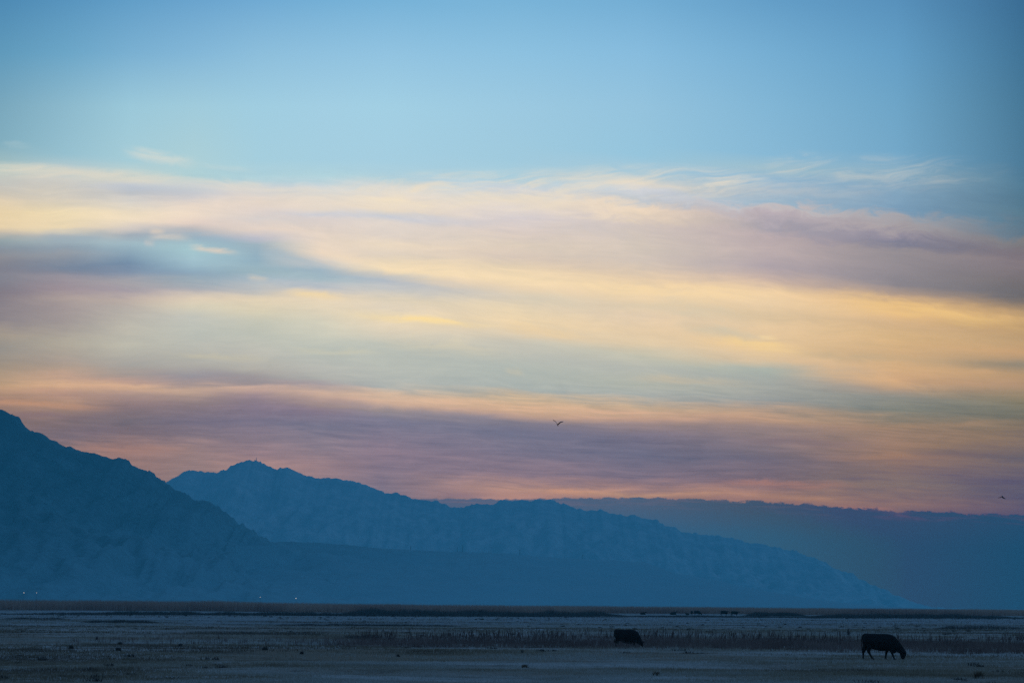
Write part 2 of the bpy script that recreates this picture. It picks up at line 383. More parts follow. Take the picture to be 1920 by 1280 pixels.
# ------------------------------------------------------------------ ground
def ground_z(x, y):
    """height of the meadow: slight swells, a shallow cut bank far out, pocked turf close by"""
    x = np.asarray(x, float); y = np.asarray(y, float)
    far = np.clip(y, 60, 1600)
    z = (fbm(x / 60., y / 60., 3, 3) - 0.5) * 0.30
    z += (fbm(x / 7., y / 9., 3, 8) - 0.5) * 0.10
    z += (vnoise(x / 0.8, y / 1.1, 21) - 0.5) * 0.05 * (y < 700)
    # cut bank of an old ditch, left of the middle
    yb = 560 + 0.10 * x + 14 * np.sin(x / 23.0) + 8 * np.sin(x / 9.0 + 1)
    m = sstep(x, -52, -38) * (1 - sstep(x, -4, 8))
    z += m * -0.55 * (sstep(y, yb - 34, yb - 6) - sstep(y, yb - 2, yb + 1.0))
    yb2 = 640 + 0.05 * x + 10 * np.sin(x / 17.0)
    m2 = sstep(x, -75, -60) * (1 - sstep(x, -32, -22))
    z += m2 * -0.55 * (sstep(y, yb2 - 30, yb2 - 6) - sstep(y, yb2 - 2, yb2 + 1.0))
    z *= 1 - sstep(y, 1400, 2000)
    z *= sstep(y, 60, 110)
    return z

def build_ground():
    xs = np.concatenate([-np.geomspace(8600, 122, 40), np.arange(-120, 120.1, 0.8), np.geomspace(122, 8600, 40)])
    ys = np.concatenate([[-700, -300, -100, 0, 40, 80, 110, 124], np.arange(126, 330, 0.55), np.arange(330, 700, 1.3), np.arange(700, 1400, 5.0), np.geomspace(1400, 16800, 60)])
    X, Y = np.meshgrid(xs, ys)
    Z = ground_z(X, Y)
    Z = np.where(np.abs(X) > 400, 0, Z)
    n, m = X.shape
    v = np.stack([X.ravel(), Y.ravel(), Z.ravel()], 1)
    i = np.arange(n - 1)[:, None] * m + np.arange(m - 1)[None, :]
    f = np.stack([i, i + 1, i + m + 1, i + m], -1).reshape(-1, 4)
    me = np_mesh('meadow_ground', v, f, smooth=True)
    mt, w, b = material('meadow_soil', 0.95, 0.1)
    tc = w.n('ShaderNodeNewGeometry'); pos = tc.outputs['Position']
    big = w.noise(pos, 1 / 38., 4, 0.55, 0.4)
    mid = w.noise(pos, 1 / 9., 4, 0.6, 0.6)
    fine = w.noise(pos, 1.1, 4, 0.7, 0.3)
    sp = w.n('ShaderNodeSeparateXYZ'); w.t.links.new(pos, sp.inputs[0])
    dist = sp.outputs[1]
    frost = w.smooth(w.add(w.mul(big, 0.6), w.mul(mid, 0.4)), 0.42, 0.60)
    c = w.mix(frost, (0.205, 0.155, 0.105), (0.36, 0.35, 0.32))
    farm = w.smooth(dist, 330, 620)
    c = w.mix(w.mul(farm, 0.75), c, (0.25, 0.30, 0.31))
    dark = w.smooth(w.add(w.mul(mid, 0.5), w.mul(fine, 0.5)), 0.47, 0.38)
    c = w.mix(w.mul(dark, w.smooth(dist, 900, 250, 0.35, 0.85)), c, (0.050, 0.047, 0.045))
    c = w.mix(w.smooth(fine, 0.62, 0.80, 0, 0.5), c, (0.38, 0.34, 0.30))
    w.put(b.inputs['Base Color'], c)
    bp = w.n('ShaderNodeBump'); bp.inputs['Strength'].default_value = 0.8; bp.inputs['Distance'].default_value = 0.25
    w.put(bp.inputs['Height'], fine); w.t.links.new(bp.outputs[0], b.inputs['Normal'])
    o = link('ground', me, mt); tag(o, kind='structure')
build_ground()

# ------------------------------------------------------------------ hills
RANGES = {
 'left': [(-1500,905),(-1000,800),(-700,742),(-450,705),(-250,716),(-120,735),(0,765),(12,770),(35,783),(50,802),(58,808),(75,812),(95,821),(110,830),(125,835),(145,842),(165,851),(190,853),(200,858),(225,860),(240,866),(268,882),(285,888),(300,900),(310,906),(330,920),(350,928),(375,937),(395,940),(415,955),(430,965),(445,980),(465,992),(475,998),(490,1007),(510,1014),(560,1035),(620,1060),(700,1085),(800,1105),(900,1122),(1000,1137)],
 'mid': [(-900,1000),(-400,960),(0,945),(250,930),(300,915),(310,905),(325,895),(345,885),(362,880),(375,884),(385,886),(400,885),(412,885),(425,882),(432,876),(445,870),(455,867),(461,864),(467,860),(473,864),(480,860.5),(486,865),(492,869),(505,876),(518,881),(530,879),(538,877),(552,881),(570,890),(590,895),(615,896),(640,898),(672,904),(700,914),(722,924),(740,923),(760,928),(775,936),(800,937),(815,938),(830,945),(850,952),(870,953),(882,947),(900,945),(925,945),(937,936),(960,939),(1000,938),(1035,937),(1055,945),(1080,953),(1105,958),(1125,955),(1145,960),(1165,965),(1180,968),(1190,964),(1205,970),(1225,975),(1250,985),(1280,996),(1320,1002),(1400,1015),(1450,1025),(1500,1037),(1540,1052),(1585,1076),(1640,1106),(1700,1141)],
 'foot': [(100,1060),(300,1040),(440,1030),(500,1018),(540,1015),(640,1020),(680,1024),(760,1030),(850,1034),(900,1035),(980,1040),(1050,1045),(1150,1050),(1205,1053),(1230,1060),(1260,1072),(1320,1083),(1400,1100),(1480,1118),(1600,1139)],
}
def crest_fn(name, D):
    pts = [at_dist(px, py, D) for px, py in RANGES[name]]
    xs = np.array([p.x for p in pts]); zs = np.array([p.z for p in pts])
    return xs, zs

def build_range(oname, name, D, front, back, step, jag, gully, prof, mat, seed):
    xs, zs = crest_fn(name, D)
    X1 = np.arange(xs[0], xs[-1], step)
    cz = np.interp(X1, xs, zs)
    cz = cz + jag * 1.3 * sstep(fbm(X1 / (step * 30.0), X1 * 0, 2, seed + 33), 0.42, 0.72) * (vnoise(X1 / (step * 1.3), X1 * 0, seed + 50) ** 2) * np.clip(cz / 60., 0, 1)
    cz = cz + jag * (fbm(X1 / (step * 3.0), X1 * 0, 3, seed) - 0.5) * 2 * np.clip(cz / 60., 0, 1)
    nf, nb = 90, 14
    T = np.concatenate([np.linspace(0, 1, nf), 1 + np.linspace(0, 1, nb)[1:]])
    Xg, Tg = np.meshgrid(X1, T)
    C = np.meshgrid(cz, T)[0]
    Yg = np.where(Tg <= 1, D - front * (1 - Tg), D + back * (Tg - 1))
    P = np.where(Tg <= 1, Tg ** prof, 1 - (Tg - 1) ** 1.1)
    # spurs and gullies run down the face
    wx = Xg + 260 * (fbm(Xg / 900., Yg / 900., 2, seed + 9) - 0.5)
    r = 1 - np.abs(fbm(wx / 230., Yg / 900., 4, seed + 3, 0.55) * 2 - 1) * 2.0
    r2 = 1 - np.abs(fbm(wx / 70., Yg / 260., 3, seed + 5, 0.6) * 2 - 1) * 2.0
    env = np.where(Tg <= 1, np.sin(np.pi * np.clip(Tg, 0, 1)) ** 0.8, 0.3)
    env *= np.clip(C / 120., 0.05, 1)
    Z = C * P + gully * env * (r - 0.62) + gully * 0.28 * env * (r2 - 0.6)
    Z = np.minimum(Z, C * np.where(Tg <= 1, Yg / D, 1.0) * np.where(Tg < 1, 0.995, 1))
    Z = np.where(Tg == 0, -0.8, Z); Z = np.where(Tg >= 1.999, -0.8, Z)
    Z = np.maximum(Z, -0.8)
    n, m = Xg.shape
    v = np.stack([Xg.ravel(), Yg.ravel(), Z.ravel()], 1)
    i = np.arange(n - 1)[:, None] * m + np.arange(m - 1)[None, :]
    f = np.stack([i, i + 1, i + m + 1, i + m], -1).reshape(-1, 4)
    o = link(oname, np_mesh(oname, v, f, smooth=False), mat)
    tag(o, kind='structure')
    return o

def hill_mat(name, dark, light, lo, hi, scale, facing_x=0.5, valley=0.0, east_mist=0.0):
    m, w, b = material(name, 1.0, 0.05)
    g = w.n('ShaderNodeNewGeometry')
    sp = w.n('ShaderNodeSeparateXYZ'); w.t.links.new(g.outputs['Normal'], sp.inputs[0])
    n = w.noise(g.outputs['Position'], scale, 5, 0.62, 0.4)
    n2 = w.noise(g.outputs['Position'], scale * 9, 3, 0.6)
    k = w.add(w.add(w.mul(n, 0.6), w.mul(n2, 0.4)), w.mul(w.sub(sp.outputs[0], 0.0), facing_x))  # tone shifts paler on faces turned towards positive x
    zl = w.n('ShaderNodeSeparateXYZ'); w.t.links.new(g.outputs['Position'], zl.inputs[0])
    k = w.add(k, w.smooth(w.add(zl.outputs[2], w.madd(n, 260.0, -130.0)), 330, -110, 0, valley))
    k = w.add(k, w.smooth(zl.outputs[0], -1500, 600, 0, east_mist))      # paler low down and eastward: valley mist painted into the slope colour
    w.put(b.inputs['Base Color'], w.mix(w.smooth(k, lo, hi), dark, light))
    return m
MAT_LEFT = hill_mat('wooded_mist_slope', (0.002, 0.022, 0.034), (0.20, 0.36, 0.40), 0.44, 1.34, 1 / 160., 0.14, 0.36, 0.60)
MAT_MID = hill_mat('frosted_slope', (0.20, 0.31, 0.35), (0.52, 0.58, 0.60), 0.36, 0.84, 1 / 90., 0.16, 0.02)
MAT_FOOT = hill_mat('sage_mist_slope', (0.002, 0.022, 0.034), (0.20, 0.36, 0.40), 0.44, 1.34, 1 / 160., 0.14, 0.36, 0.60)
D_LEFT, D_FOOT, D_MID = 9000., 9500., 15000.
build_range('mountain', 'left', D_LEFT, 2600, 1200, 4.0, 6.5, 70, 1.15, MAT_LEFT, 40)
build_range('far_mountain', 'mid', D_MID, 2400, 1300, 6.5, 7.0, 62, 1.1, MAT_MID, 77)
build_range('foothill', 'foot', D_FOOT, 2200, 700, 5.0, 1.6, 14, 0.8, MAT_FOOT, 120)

# ------------------------------------------------------------------ haze over the valley
BOX = (-8900., 8900., -900., HAZE_FAR, -2.2, HAZE_TOP)
def build_haze():
    x0, x1, y0, y1, z0, z1 = BOX
    v = [(x, y, z) for z in (z0, z1) for y in (y0, y1) for x in (x0, x1)]
    f = [(0, 2, 3, 1), (4, 5, 7, 6), (0, 1, 5, 4), (2, 6, 7, 3), (0, 4, 6, 2), (1, 3, 7, 5)]
    me = bpy.data.meshes.new('haze'); me.from_pydata(v, [], f)
    m = bpy.data.materials.new('valley_haze'); m.use_nodes = True
    t = m.node_tree; t.nodes.clear()
    p = t.nodes.new('ShaderNodeVolumePrincipled')
    p.inputs['Color'].default_value = (0.20, 0.88, 0.98, 1)
    p.inputs['Density'].default_value = SIGMA
    p.inputs['Anisotropy'].default_value = 0.0
    o = t.nodes.new('ShaderNodeOutputMaterial'); t.links.new(p.outputs[0], o.inputs['Volume'])
    o = link('haze', me, m); tag(o, kind='stuff', label='thin blue evening haze filling the valley')
build_haze()

# ------------------------------------------------------------------ plant cover
def blades(xy, h, wd, nper, lean, seed, spread, tone=None, zoff=0.0, stiff=False):
    """nper grass blades at each point; every blade is a thin tapering triangle of its own"""
    r = np.random.default_rng(seed)
    n = len(xy)
    P = np.repeat(xy, nper, 0); H = np.repeat(h, nper) * r.uniform(0.55, 1.1, n * nper); W = np.repeat(wd, nper)
    off = r.normal(0, 1, (n * nper, 2)) * np.repeat(spread, nper)[:, None]
    P = P + off
    z = ground_z(P[:, 0], P[:, 1]) + zoff
    a = r.uniform(-1.2, 1.2, n * nper)
    dx, dy = np.cos(a) * W / 2, np.sin(a) * W / 2
    la = r.uniform(0, 2 * math.pi, n * nper); lr = H * r.uniform(0, lean, n * nper)
    v = np.empty((n * nper, 3, 3), np.float32)
    v[:, 0] = np.stack([P[:, 0] - dx, P[:, 1] - dy, z - 0.03], 1)
    v[:, 1] = np.stack([P[:, 0] + dx, P[:, 1] + dy, z - 0.03], 1)
    v[:, 2] = np.stack([P[:, 0] + np.cos(la) * lr, P[:, 1] + np.sin(la) * lr, z + H], 1)
    f = np.arange(n * nper * 3).reshape(-1, 3)
    t = np.repeat((tone if tone is not None else r.uniform(0, 1, n)), nper * 3)
    t = np.clip(t + np.repeat(r.normal(0, 0.12, n * nper), 3), 0, 1)
    return v.reshape(-1, 3), f, t

def scatter(n, y0, y1, power, seed, margin=1.25, roll=True):
    """points over the wedge of meadow in front of the eye, thinning with distance"""
    r = np.random.default_rng(seed)
    u = r.uniform(0, 1, n)
    a = power
    y = (y0 ** a + u * (y1 ** a - y0 ** a)) ** (1 / a)
    x = r.uniform(-1, 1, n) * (y * 0.1335 * margin + 4)
    return np.stack([x, y], 1)

def plant_mat(name, c0, c1, c2=None):
    m, w, b = material(name, 0.9, 0.1)
    at = w.n('ShaderNodeAttribute'); at.attribute_name = 'tone'
    stops = [(0.0, c0), (1.0, c1)] if c2 is None else [(0.0, c0), (0.5, c1), (1.0, c2)]
    w.put(b.inputs['Base Color'], w.ramp(at.outputs['Fac'], stops))
    return m

GRASS = plant_mat('dry_grass', (0.105, 0.078, 0.056), (0.275, 0.220, 0.150), (0.40, 0.395, 0.36))
def meadow_tone(xy, seed):
    n = fbm(xy[:, 0] / 26., xy[:, 1] / 34., 4, 61)
    n2 = fbm(xy[:, 0] / 5., xy[:, 1] / 7., 3, 71)
    k = 0.62 * n + 0.38 * n2
    return np.clip((k - 0.36) / 0.30, 0, 1)
V, Fc, T_, base = [], [], [], 0
for (n, y0, y1, pw, hh, ww, nper, lean, sp, seed) in [
        (60000, 122, 190, 1.2, 0.12, 0.020, 4, 0.7, 0.10, 1),
        (75000, 190, 330, 0.9, 0.13, 0.032, 3, 0.7, 0.16, 2),
        (60000, 330, 620, 0.7, 0.15, 0.060, 3, 0.7, 0.30, 3),
        (30000, 620, 1330, 0.5, 0.16, 0.12, 2, 0.6, 0.60, 4)]:
    xy = scatter(n, y0, y1, pw, 100 + seed)
    tone = meadow_tone(xy, seed)
    thin = fbm(xy[:, 0] / 11., xy[:, 1] / 16., 3, 91)
    keep = (thin > 0.44) | (rng.uniform(0, 1, n) < 0.25)
    xy, tone = xy[keep], tone[keep]
    h = hh * (0.55 + 0.9 * fbm(xy[:, 0] / 3., xy[:, 1] / 5., 2, 31)); n = len(xy)
    v, f, t = blades(xy, h, np.full(n, ww), nper, lean, 200 + seed, np.full(n, sp), tone)
    V.append(v); Fc.append(f + base); T_.append(t); base += len(v)
o = link('meadow_grass', np_mesh('meadow_grass', np.concatenate(V), np.concatenate(Fc), attr=np.concatenate(T_)), GRASS)
tag(o, 'short dry frosted grass covering the open meadow', kind='stuff')

# tall dead weeds in a long strip behind the two big cattle
def strip_far(x):   # far and near limit of the strip, as a distance, for each x
    return 330 + 10 * np.sin(x / 6.5) + 6 * np.sin(x / 2.3 + 1), 239 + 3 * np.sin(x / 5.0) - 0.30 * x
WEED = plant_mat('dead_weed', (0.055, 0.036, 0.034), (0.18, 0.12, 0.105), (0.31, 0.23, 0.19))
r = np.random.default_rng(77)
n = 46000
x = r.uniform(-30, 50, n); yy = r.uniform(218, 350, n)
fl, nl = strip_far(x)
k = sstep(x, -14, -9)
patch = fbm(x / 4.0, yy / 9., 3, 5)
keep = (yy < fl) & (yy > nl) & (r.uniform(0, 1, n) < (0.12 + 0.88 * k) * np.where(yy > 285, 0.35 * sstep(patch, .45, .62) + .06, 0.75))
xy = np.stack([x, yy], 1)[keep]; n = len(xy)
hh = 0.30 + 0.22 * fbm(xy[:, 0] / 1.6, xy[:, 1] / 5., 3, 44) + 0.30 * (r.uniform(0, 1, n) ** 5)
tone = np.clip(0.25 + 0.75 * fbm(xy[:, 0] / 3., xy[:, 1] / 6., 3, 4) - 0.2 + 0.0 * xy[:, 0], 0, 1)
va, fa, ta = blades(xy, hh, np.full(n, 0.030), 3, 0.25, 301, np.full(n, 0.12), tone)
# a few taller stalks with thick seed heads
n2 = 2200
x = r.uniform(-22, 50, n2); fl, nl = strip_far(x)
yy = nl + (fl - nl) * r.uniform(0.35, 1.0, n2) 
keep = r.uniform(0, 1, n2) < sstep(x, -12.5, -9) * (0.35 + 0.65 * (fbm(x / 2.5, x * 0, 2, 9) > 0.5))
xs_, ys_ = x[keep], yy[keep]; n2 = len(xs_)
zg = ground_z(xs_, ys_); hs = 0.40 + 0.6 * r.uniform(0, 1, n2) ** 1.6; ws = r.uniform(0.03, 0.065, n2); lx = r.normal(0, 0.13, n2)
vb = np.empty((n2, 4, 3)); 
vb[:, 0] = np.stack([xs_ - 0.012, ys_, zg], 1); vb[:, 1] = np.stack([xs_ + lx - ws / 2, ys_, zg + hs * 0.72], 1)
vb[:, 2] = np.stack([xs_ + lx, ys_, zg + hs], 1); vb[:, 3] = np.stack([xs_ + lx + ws / 2, ys_ + ws / 2, zg + hs * 0.66], 1)
fb = np.arange(n2 * 4).reshape(-1, 4)
fb = np.concatenate([fb[:, [0, 3, 1]], fb[:, [1, 3, 2]]])
V = np.concatenate([va, vb.reshape(-1, 3)]); Fc = np.concatenate([fa, fb + len(va)]); T_ = np.concatenate([ta, np.repeat(r.uniform(0.0, 0.3, n2), 4)])
o = link('tall_weeds', np_mesh('tall_weeds', V, Fc, attr=T_), WEED)
tag(o, 'long strip of dark dead weeds standing behind the two nearest cattle', kind='stuff')

# reed bed along the far side of the field
REED = plant_mat('brown_reed', (0.22, 0.13, 0.11), (0.38, 0.235, 0.18), (0.50, 0.34, 0.25))
r = np.random.default_rng(55)
n = 90000
x = r.uniform(-235, 235, n); t = r.uniform(0, 1, n) ** 1.3
near = 1290 + 0.16 * (x + 20) * (x > -20) * 0 + 18 * np.sin(x / 31.) + 8 * np.sin(x / 9.)
near = near + 95 * sstep(x, 5, 22)
yy = near + t * 170
top = 3.15 - 0.0022 * (x + 170) + 0.0 * x
top = top + 0.55 * sstep(-x, 0, 170)
top = top * (0.90 + 0.16 * fbm(x / 7., yy / 30., 4, 3)) + 0.32 * np.exp(-((x + 105) / 9.) ** 2) + 0.25 * np.exp(-((x - 26) / 9.) ** 2)
top = np.where(x > 15, np.minimum(top, 2.75), top)
tone = np.clip(0.15 + 0.8 * fbm(x / 22., yy / 40., 3, 6) + 0.1 * (x > 0), 0, 1) - 0.25 * (t < 0.03)
v, f, tt = blades(np.stack([x, yy], 1), top, np.full(n, 0.16), 2, 0.05, 401, np.full(n, 0.4), np.clip(tone, 0, 1))
o = link('reed_bed', np_mesh('reed_bed', v, f, attr=tt), REED)
tag(o, 'long brown reed bed along the far edge of the field', kind='stuff')

# low dark rushes in front of the reeds
r = np.random.default_rng(66)
RUSH = plant_mat('dark_rush', (0.020, 0.024, 0.028), (0.055, 0.055, 0.055), (0.10, 0.10, 0.095))
Vs = []; Fs = []; Ts = []; base = 0
for (px0, px1, py, dpy, hgt, cnt) in [(0, 1180, 1150.5, 1.2, 0.9, 7000), (1100, 1920, 1155, 0.8, 0.45, 4500), (1395, 1515, 1154, .5, 1.3, 1600), (1500, 1925, 1156.5, 1.6, 1.0, 5000), (630, 960, 1150.5, .8, 1.5, 1500), (880, 1170, 1152.5, .8, 1.4, 1500),
                                      (1750, 1925, 1177, 1.3, 0.55, 500), (150, 300, 1166, 1.0, .35, 900), (500, 880, 1171.0, .7, .30, 1600), (0, 130, 1159.5, .5, .3, 350), (640, 720, 1195, 2, .35, 260), (320, 640, 1187, 2.5, .22, 420)]:
    px = r.uniform(px0, px1, cnt); py_ = py + r.normal(0, 1, cnt) * dpy * 0.6 + (px - px0) * 0.0045
    pts = np.array([tuple(ground_at(a, b)[:2]) for a, b in zip(px, py_)])
    env = np.clip(np.minimum(px - px0, px1 - px) / (0.18 * (px1 - px0)), 0.15, 1) * (0.45 + 0.9 * fbm(px / 25., px * 0, 3, int(px0)))
    wd = np.full(cnt, 0.10 if py < 1160 else 0.05)
    v, f, tt = blades(pts, hgt * env, wd, 3, 0.35, int(px0 + py), np.full(cnt, 0.35 if py < 1160 else 0.2), r.uniform(0, 1, cnt))
    Vs.append(v); Fs.append(f + base); Ts.append(tt); base += len(v)
o = link('dark_rushes', np_mesh('dark_rushes', np.concatenate(Vs), np.concatenate(Fs), attr=np.concatenate(Ts)), RUSH)
tag(o, 'low dark rushes along the far ditch and at the foot of the reeds', kind='stuff')

# small dark tussocks and dried dung strewn over the turf: nobody could count them
r = np.random.default_rng(88)
cnt = 900
xy = scatter(cnt, 128, 1100, 0.25, 909, 1.2)
keep = fbm(xy[:, 0] / 30., xy[:, 1] / 60., 2, 13) > 0.42
xy = xy[keep]; cnt = len(xy)
v, f, tt = blades(xy, 0.07 + 0.13 * r.uniform(0, 1, cnt) ** 2 + xy[:, 1] * 0.00008, 0.05 + xy[:, 1] * 0.00012, 26, 1.2, 707, 0.10 + 0.15 * r.uniform(0, 1, cnt) ** 2, r.uniform(0, .5, cnt))
o = link('dark_tufts', np_mesh('dark_tufts', v, f, attr=tt), RUSH)
tag(o, 'small dark tufts and droppings dotted over the meadow', kind='stuff')

# single clumps one can point at
def clump(px, py, wpx, hpx, label, brown=False, seed=0, cat='weed'):
    p = ground_at(px, py); d = p.y; s = d / F
    w_, h_ = wpx * s, hpx * s
    n = 70 if hpx < wpx else 6; r = np.random.default_rng(seed + 900)
    a = r.uniform(0, 2 * math.pi, n * 4); rad = np.abs(r.normal(0, 1, n * 4)) * w_ * 0.17
    bx, by = np.cos(a) * rad, np.sin(a) * rad
    H = h_ * r.uniform(0.4, 1.1, n * 4) * np.clip(1.1 - (rad / (w_ * 0.6)) ** 2, 0.3, 1)
    out = r.uniform(0.1, 0.5, n * 4) * w_ * 0.6
    bw = 0.6 * s * r.uniform(0.7, 1.8, n * 4)
    t2 = r.uniform(0, 2 * math.pi, n * 4)
    v = np.empty((n * 4, 3, 3))
    v[:, 0] = np.stack([bx - bw * np.cos(t2), by - bw * np.sin(t2), np.full(n * 4, -0.03)], 1)
    v[:, 1] = np.stack([bx + bw * np.cos(t2), by + bw * np.sin(t2), np.full(n * 4, -0.03)], 1)
    v[:, 2] = np.stack([bx + np.cos(a) * out, by + np.sin(a) * out, H], 1)
    me = np_mesh('weed_clump', v.reshape(-1, 3), np.arange(n * 12).reshape(-1, 3), attr=np.repeat(r.uniform(0, 1, n * 4), 3))
    o = link('weed_clump', me, BROWN if brown else RUSH)
    o.location = (p.x, p.y, float(ground_z(p.x, p.y)))
    tag(o, label, cat, 'lone weed clumps on the meadow')
BROWN = plant_mat('brown_weed', (0.035, 0.026, 0.020), (0.11, 0.075, 0.045), (0.17, 0.12, 0.08))
for i, a in enumerate([
    (1834, 1270, 24, 15, 'largest brown weed clump, low in the right corner of the meadow', True),
    (1231, 1266, 17, 8, 'flat brown weed clump at the bottom edge, below the smaller near cow', True),
    (984, 1250, 14, 7, 'spread brown clump on tan grass, low and left of the smaller near cow', True),
    (222, 1219, 13, 7, 'dark ragged clump at far left, upper of two near each other', False),
    (225, 1208, 9, 6, 'small dark clump just behind the ragged clump at far left', False),
    (133, 1214, 10, 7, 'leftmost dark weed clump on the meadow', False),
    (497, 1219, 12, 7, 'rounded dark clump left of the middle, larger of a pair', False),
    (566, 1226, 8, 6, 'compact dark clump right of the rounded clump left of the middle', False),
    (338, 1212, 9, 6, 'thin dark clump between the far left ones and the rounded one', False),
    (746, 1229, 7, 5, 'small dark clump below the left end of the weed strip', False),
    (979, 1224, 7, 9, 'upright dark weed just below the weed strip, left of the smaller near cow', False),
    (182, 1200, 8, 10, 'thin upright weed at far left above the other clumps', False),
    (1590, 1190, 9, 17, 'single tall thin weed standing just left of the right cow', False),
    (1774, 1209, 9, 15, 'tallest leafy weed in the strip right of the right cow', False)]):
    clump(a[0], a[1], a[2], a[3], a[4], a[5], i)

# ------------------------------------------------------------------ cattle
HIDE, hw_, hb_ = material('black_hide', 0.75, 0.12)
hg = hw_.n('ShaderNodeTexCoord')
hw_.put(hb_.inputs['Base Color'], hw_.mix(hw_.noise(hg.outputs['Object'], 9, 3, 0.6), (0.006, 0.006, 0.007), (0.016, 0.013, 0.012)))
HOOF, _, b_ = material('hoof_horn', 0.6, 0.2); b_.inputs['Base Color'].default_value = (0.02, 0.018, 0.016, 1)
NOSE, _, b_ = material('wet_nose', 0.3, 0.5); b_.inputs['Base Color'].default_value = (0.012, 0.010, 0.011, 1)

def ico_cloud(chains, voxel, name, smooth_it=6):
    """one closed body surface grown over chains of overlapping balls: chain = [(x, y, z, rx, ry, rz), ...]"""
    bm = bmesh.new()
    for ch in chains:
        for (a, b) in zip(ch, ch[1:]) if len(ch) > 1 else [(ch[0], ch[0])]:
            L = math.dist(a[:3], b[:3]); st = max(1, int(L / (0.30 * min(a[3], a[5], b[3], b[5]))))
            for k in range(st + 1):
                t = k / st; q = [a[i] * (1 - t) + b[i] * t for i in range(6)]
                mt = Matrix.Translation(q[:3]) @ Matrix.Diagonal((q[3], q[4], q[5], 1))
                bmesh.ops.create_icosphere(bm, subdivisions=2, radius=1.0, matrix=mt)
    me = bpy.data.meshes.new(name + '_raw'); bm.to_mesh(me); bm.free()
    tmp = bpy.data.objects.new('tmp', me); col.objects.link(tmp)
    md = tmp.modifiers.new('r', 'REMESH'); md.mode = 'VOXEL'; md.voxel_size = voxel
    sm = tmp.modifiers.new('s', 'SMOOTH'); sm.iterations = smooth_it; sm.factor = 0.5
    dg = bpy.context.evaluated_depsgraph_get(); dg.update()
    out = bpy.data.meshes.new_from_object(tmp.evaluated_get(dg)); out.name = name
    bpy.data.objects.remove(tmp); bpy.data.meshes.remove(me)
    out.polygons.foreach_set('use_smooth', np.ones(len(out.polygons), dtype=bool))
    out.materials.clear()
    return out

def tube_mesh(name, pts, mat=None, parent=None, seg=6):
    bm = bmesh.new(); prev = None
    for i, (x, y, z, rr) in enumerate(pts):
        p = Vector((x, y, z))
        d = (Vector(pts[min(i + 1, len(pts) - 1)][:3]) - Vector(pts[max(i - 1, 0)][:3])).normalized()
        e1 = d.orthogonal().normalized(); e2 = d.cross(e1)
        ring = [bm.verts.new(p + (e1 * math.cos(2 * math.pi * k / seg) + e2 * math.sin(2 * math.pi * k / seg)) * rr) for k in range(seg)]
        if prev:
            for k in range(seg): bm.faces.new((prev[k], prev[(k + 1) % seg], ring[(k + 1) % seg], ring[k]))
        else: bm.faces.new(ring[::-1])
        prev = ring
    bm.faces.new(prev)
    me = bpy.data.meshes.new(name); bm.to_mesh(me); bm.free()
    for p in me.polygons: p.use_smooth = True
    return link(name, me, mat, parent)

# body plan, metres: x from rump (0) to chest, y to the side, z up.  Each leg: hip/shoulder .. hoof
def trunk(front_drop=0.0, deep=0.0):
    return [[(0.20, 0, 1.15, .19, .22, .255), (0.33, 0, 1.05, .28, .31, .35), (0.62, 0, 0.97 - deep * .4, .31, .34, .43 + deep * .4), (0.95, 0, 0.925 - deep * .5, .33, .38, .465 + deep * .5),
             (1.25, 0, 0.93 - deep * .5, .31, .36, .465 + deep * .5), (1.50, 0, 0.91 - front_drop, .27, .30, .45), (1.66, 0, .84 - front_drop, .24, .26, .42)],
            [(0.13, 0, 1.24, .12, .14, .16), (0.19, 0, 0.96, .19, .26, .30), (0.22, 0, .80, .17, .20, .20)]]
def hind(y, xs, lift=0.0):
    """hip, knee (stifle), hock, fetlock, hoof: xs = x of each"""
    s = 1 if y > 0 else -1
    return [(xs[0], y * .7, 0.96, .22, .12, .24), (xs[1], y, 0.72, .17, .10, .15), (xs[2], y, 0.46, .085, .06, .09), (xs[3], y, 0.30, .056, .050, .06), (xs[4], y, 0.13, .052, .05, .05), (xs[5], y, 0.05, .062, .052, .048)]
def fore(y, xs):
    return [(xs[0], y * .85, 0.85, .15, .11, .20), (xs[1], y, 0.60, .11, .085, .12), (xs[2], y, 0.38, .072, .06, .07), (xs[3], y, 0.16, .050, .048, .05), (xs[4], y, 0.05, .060, .052, .048)]
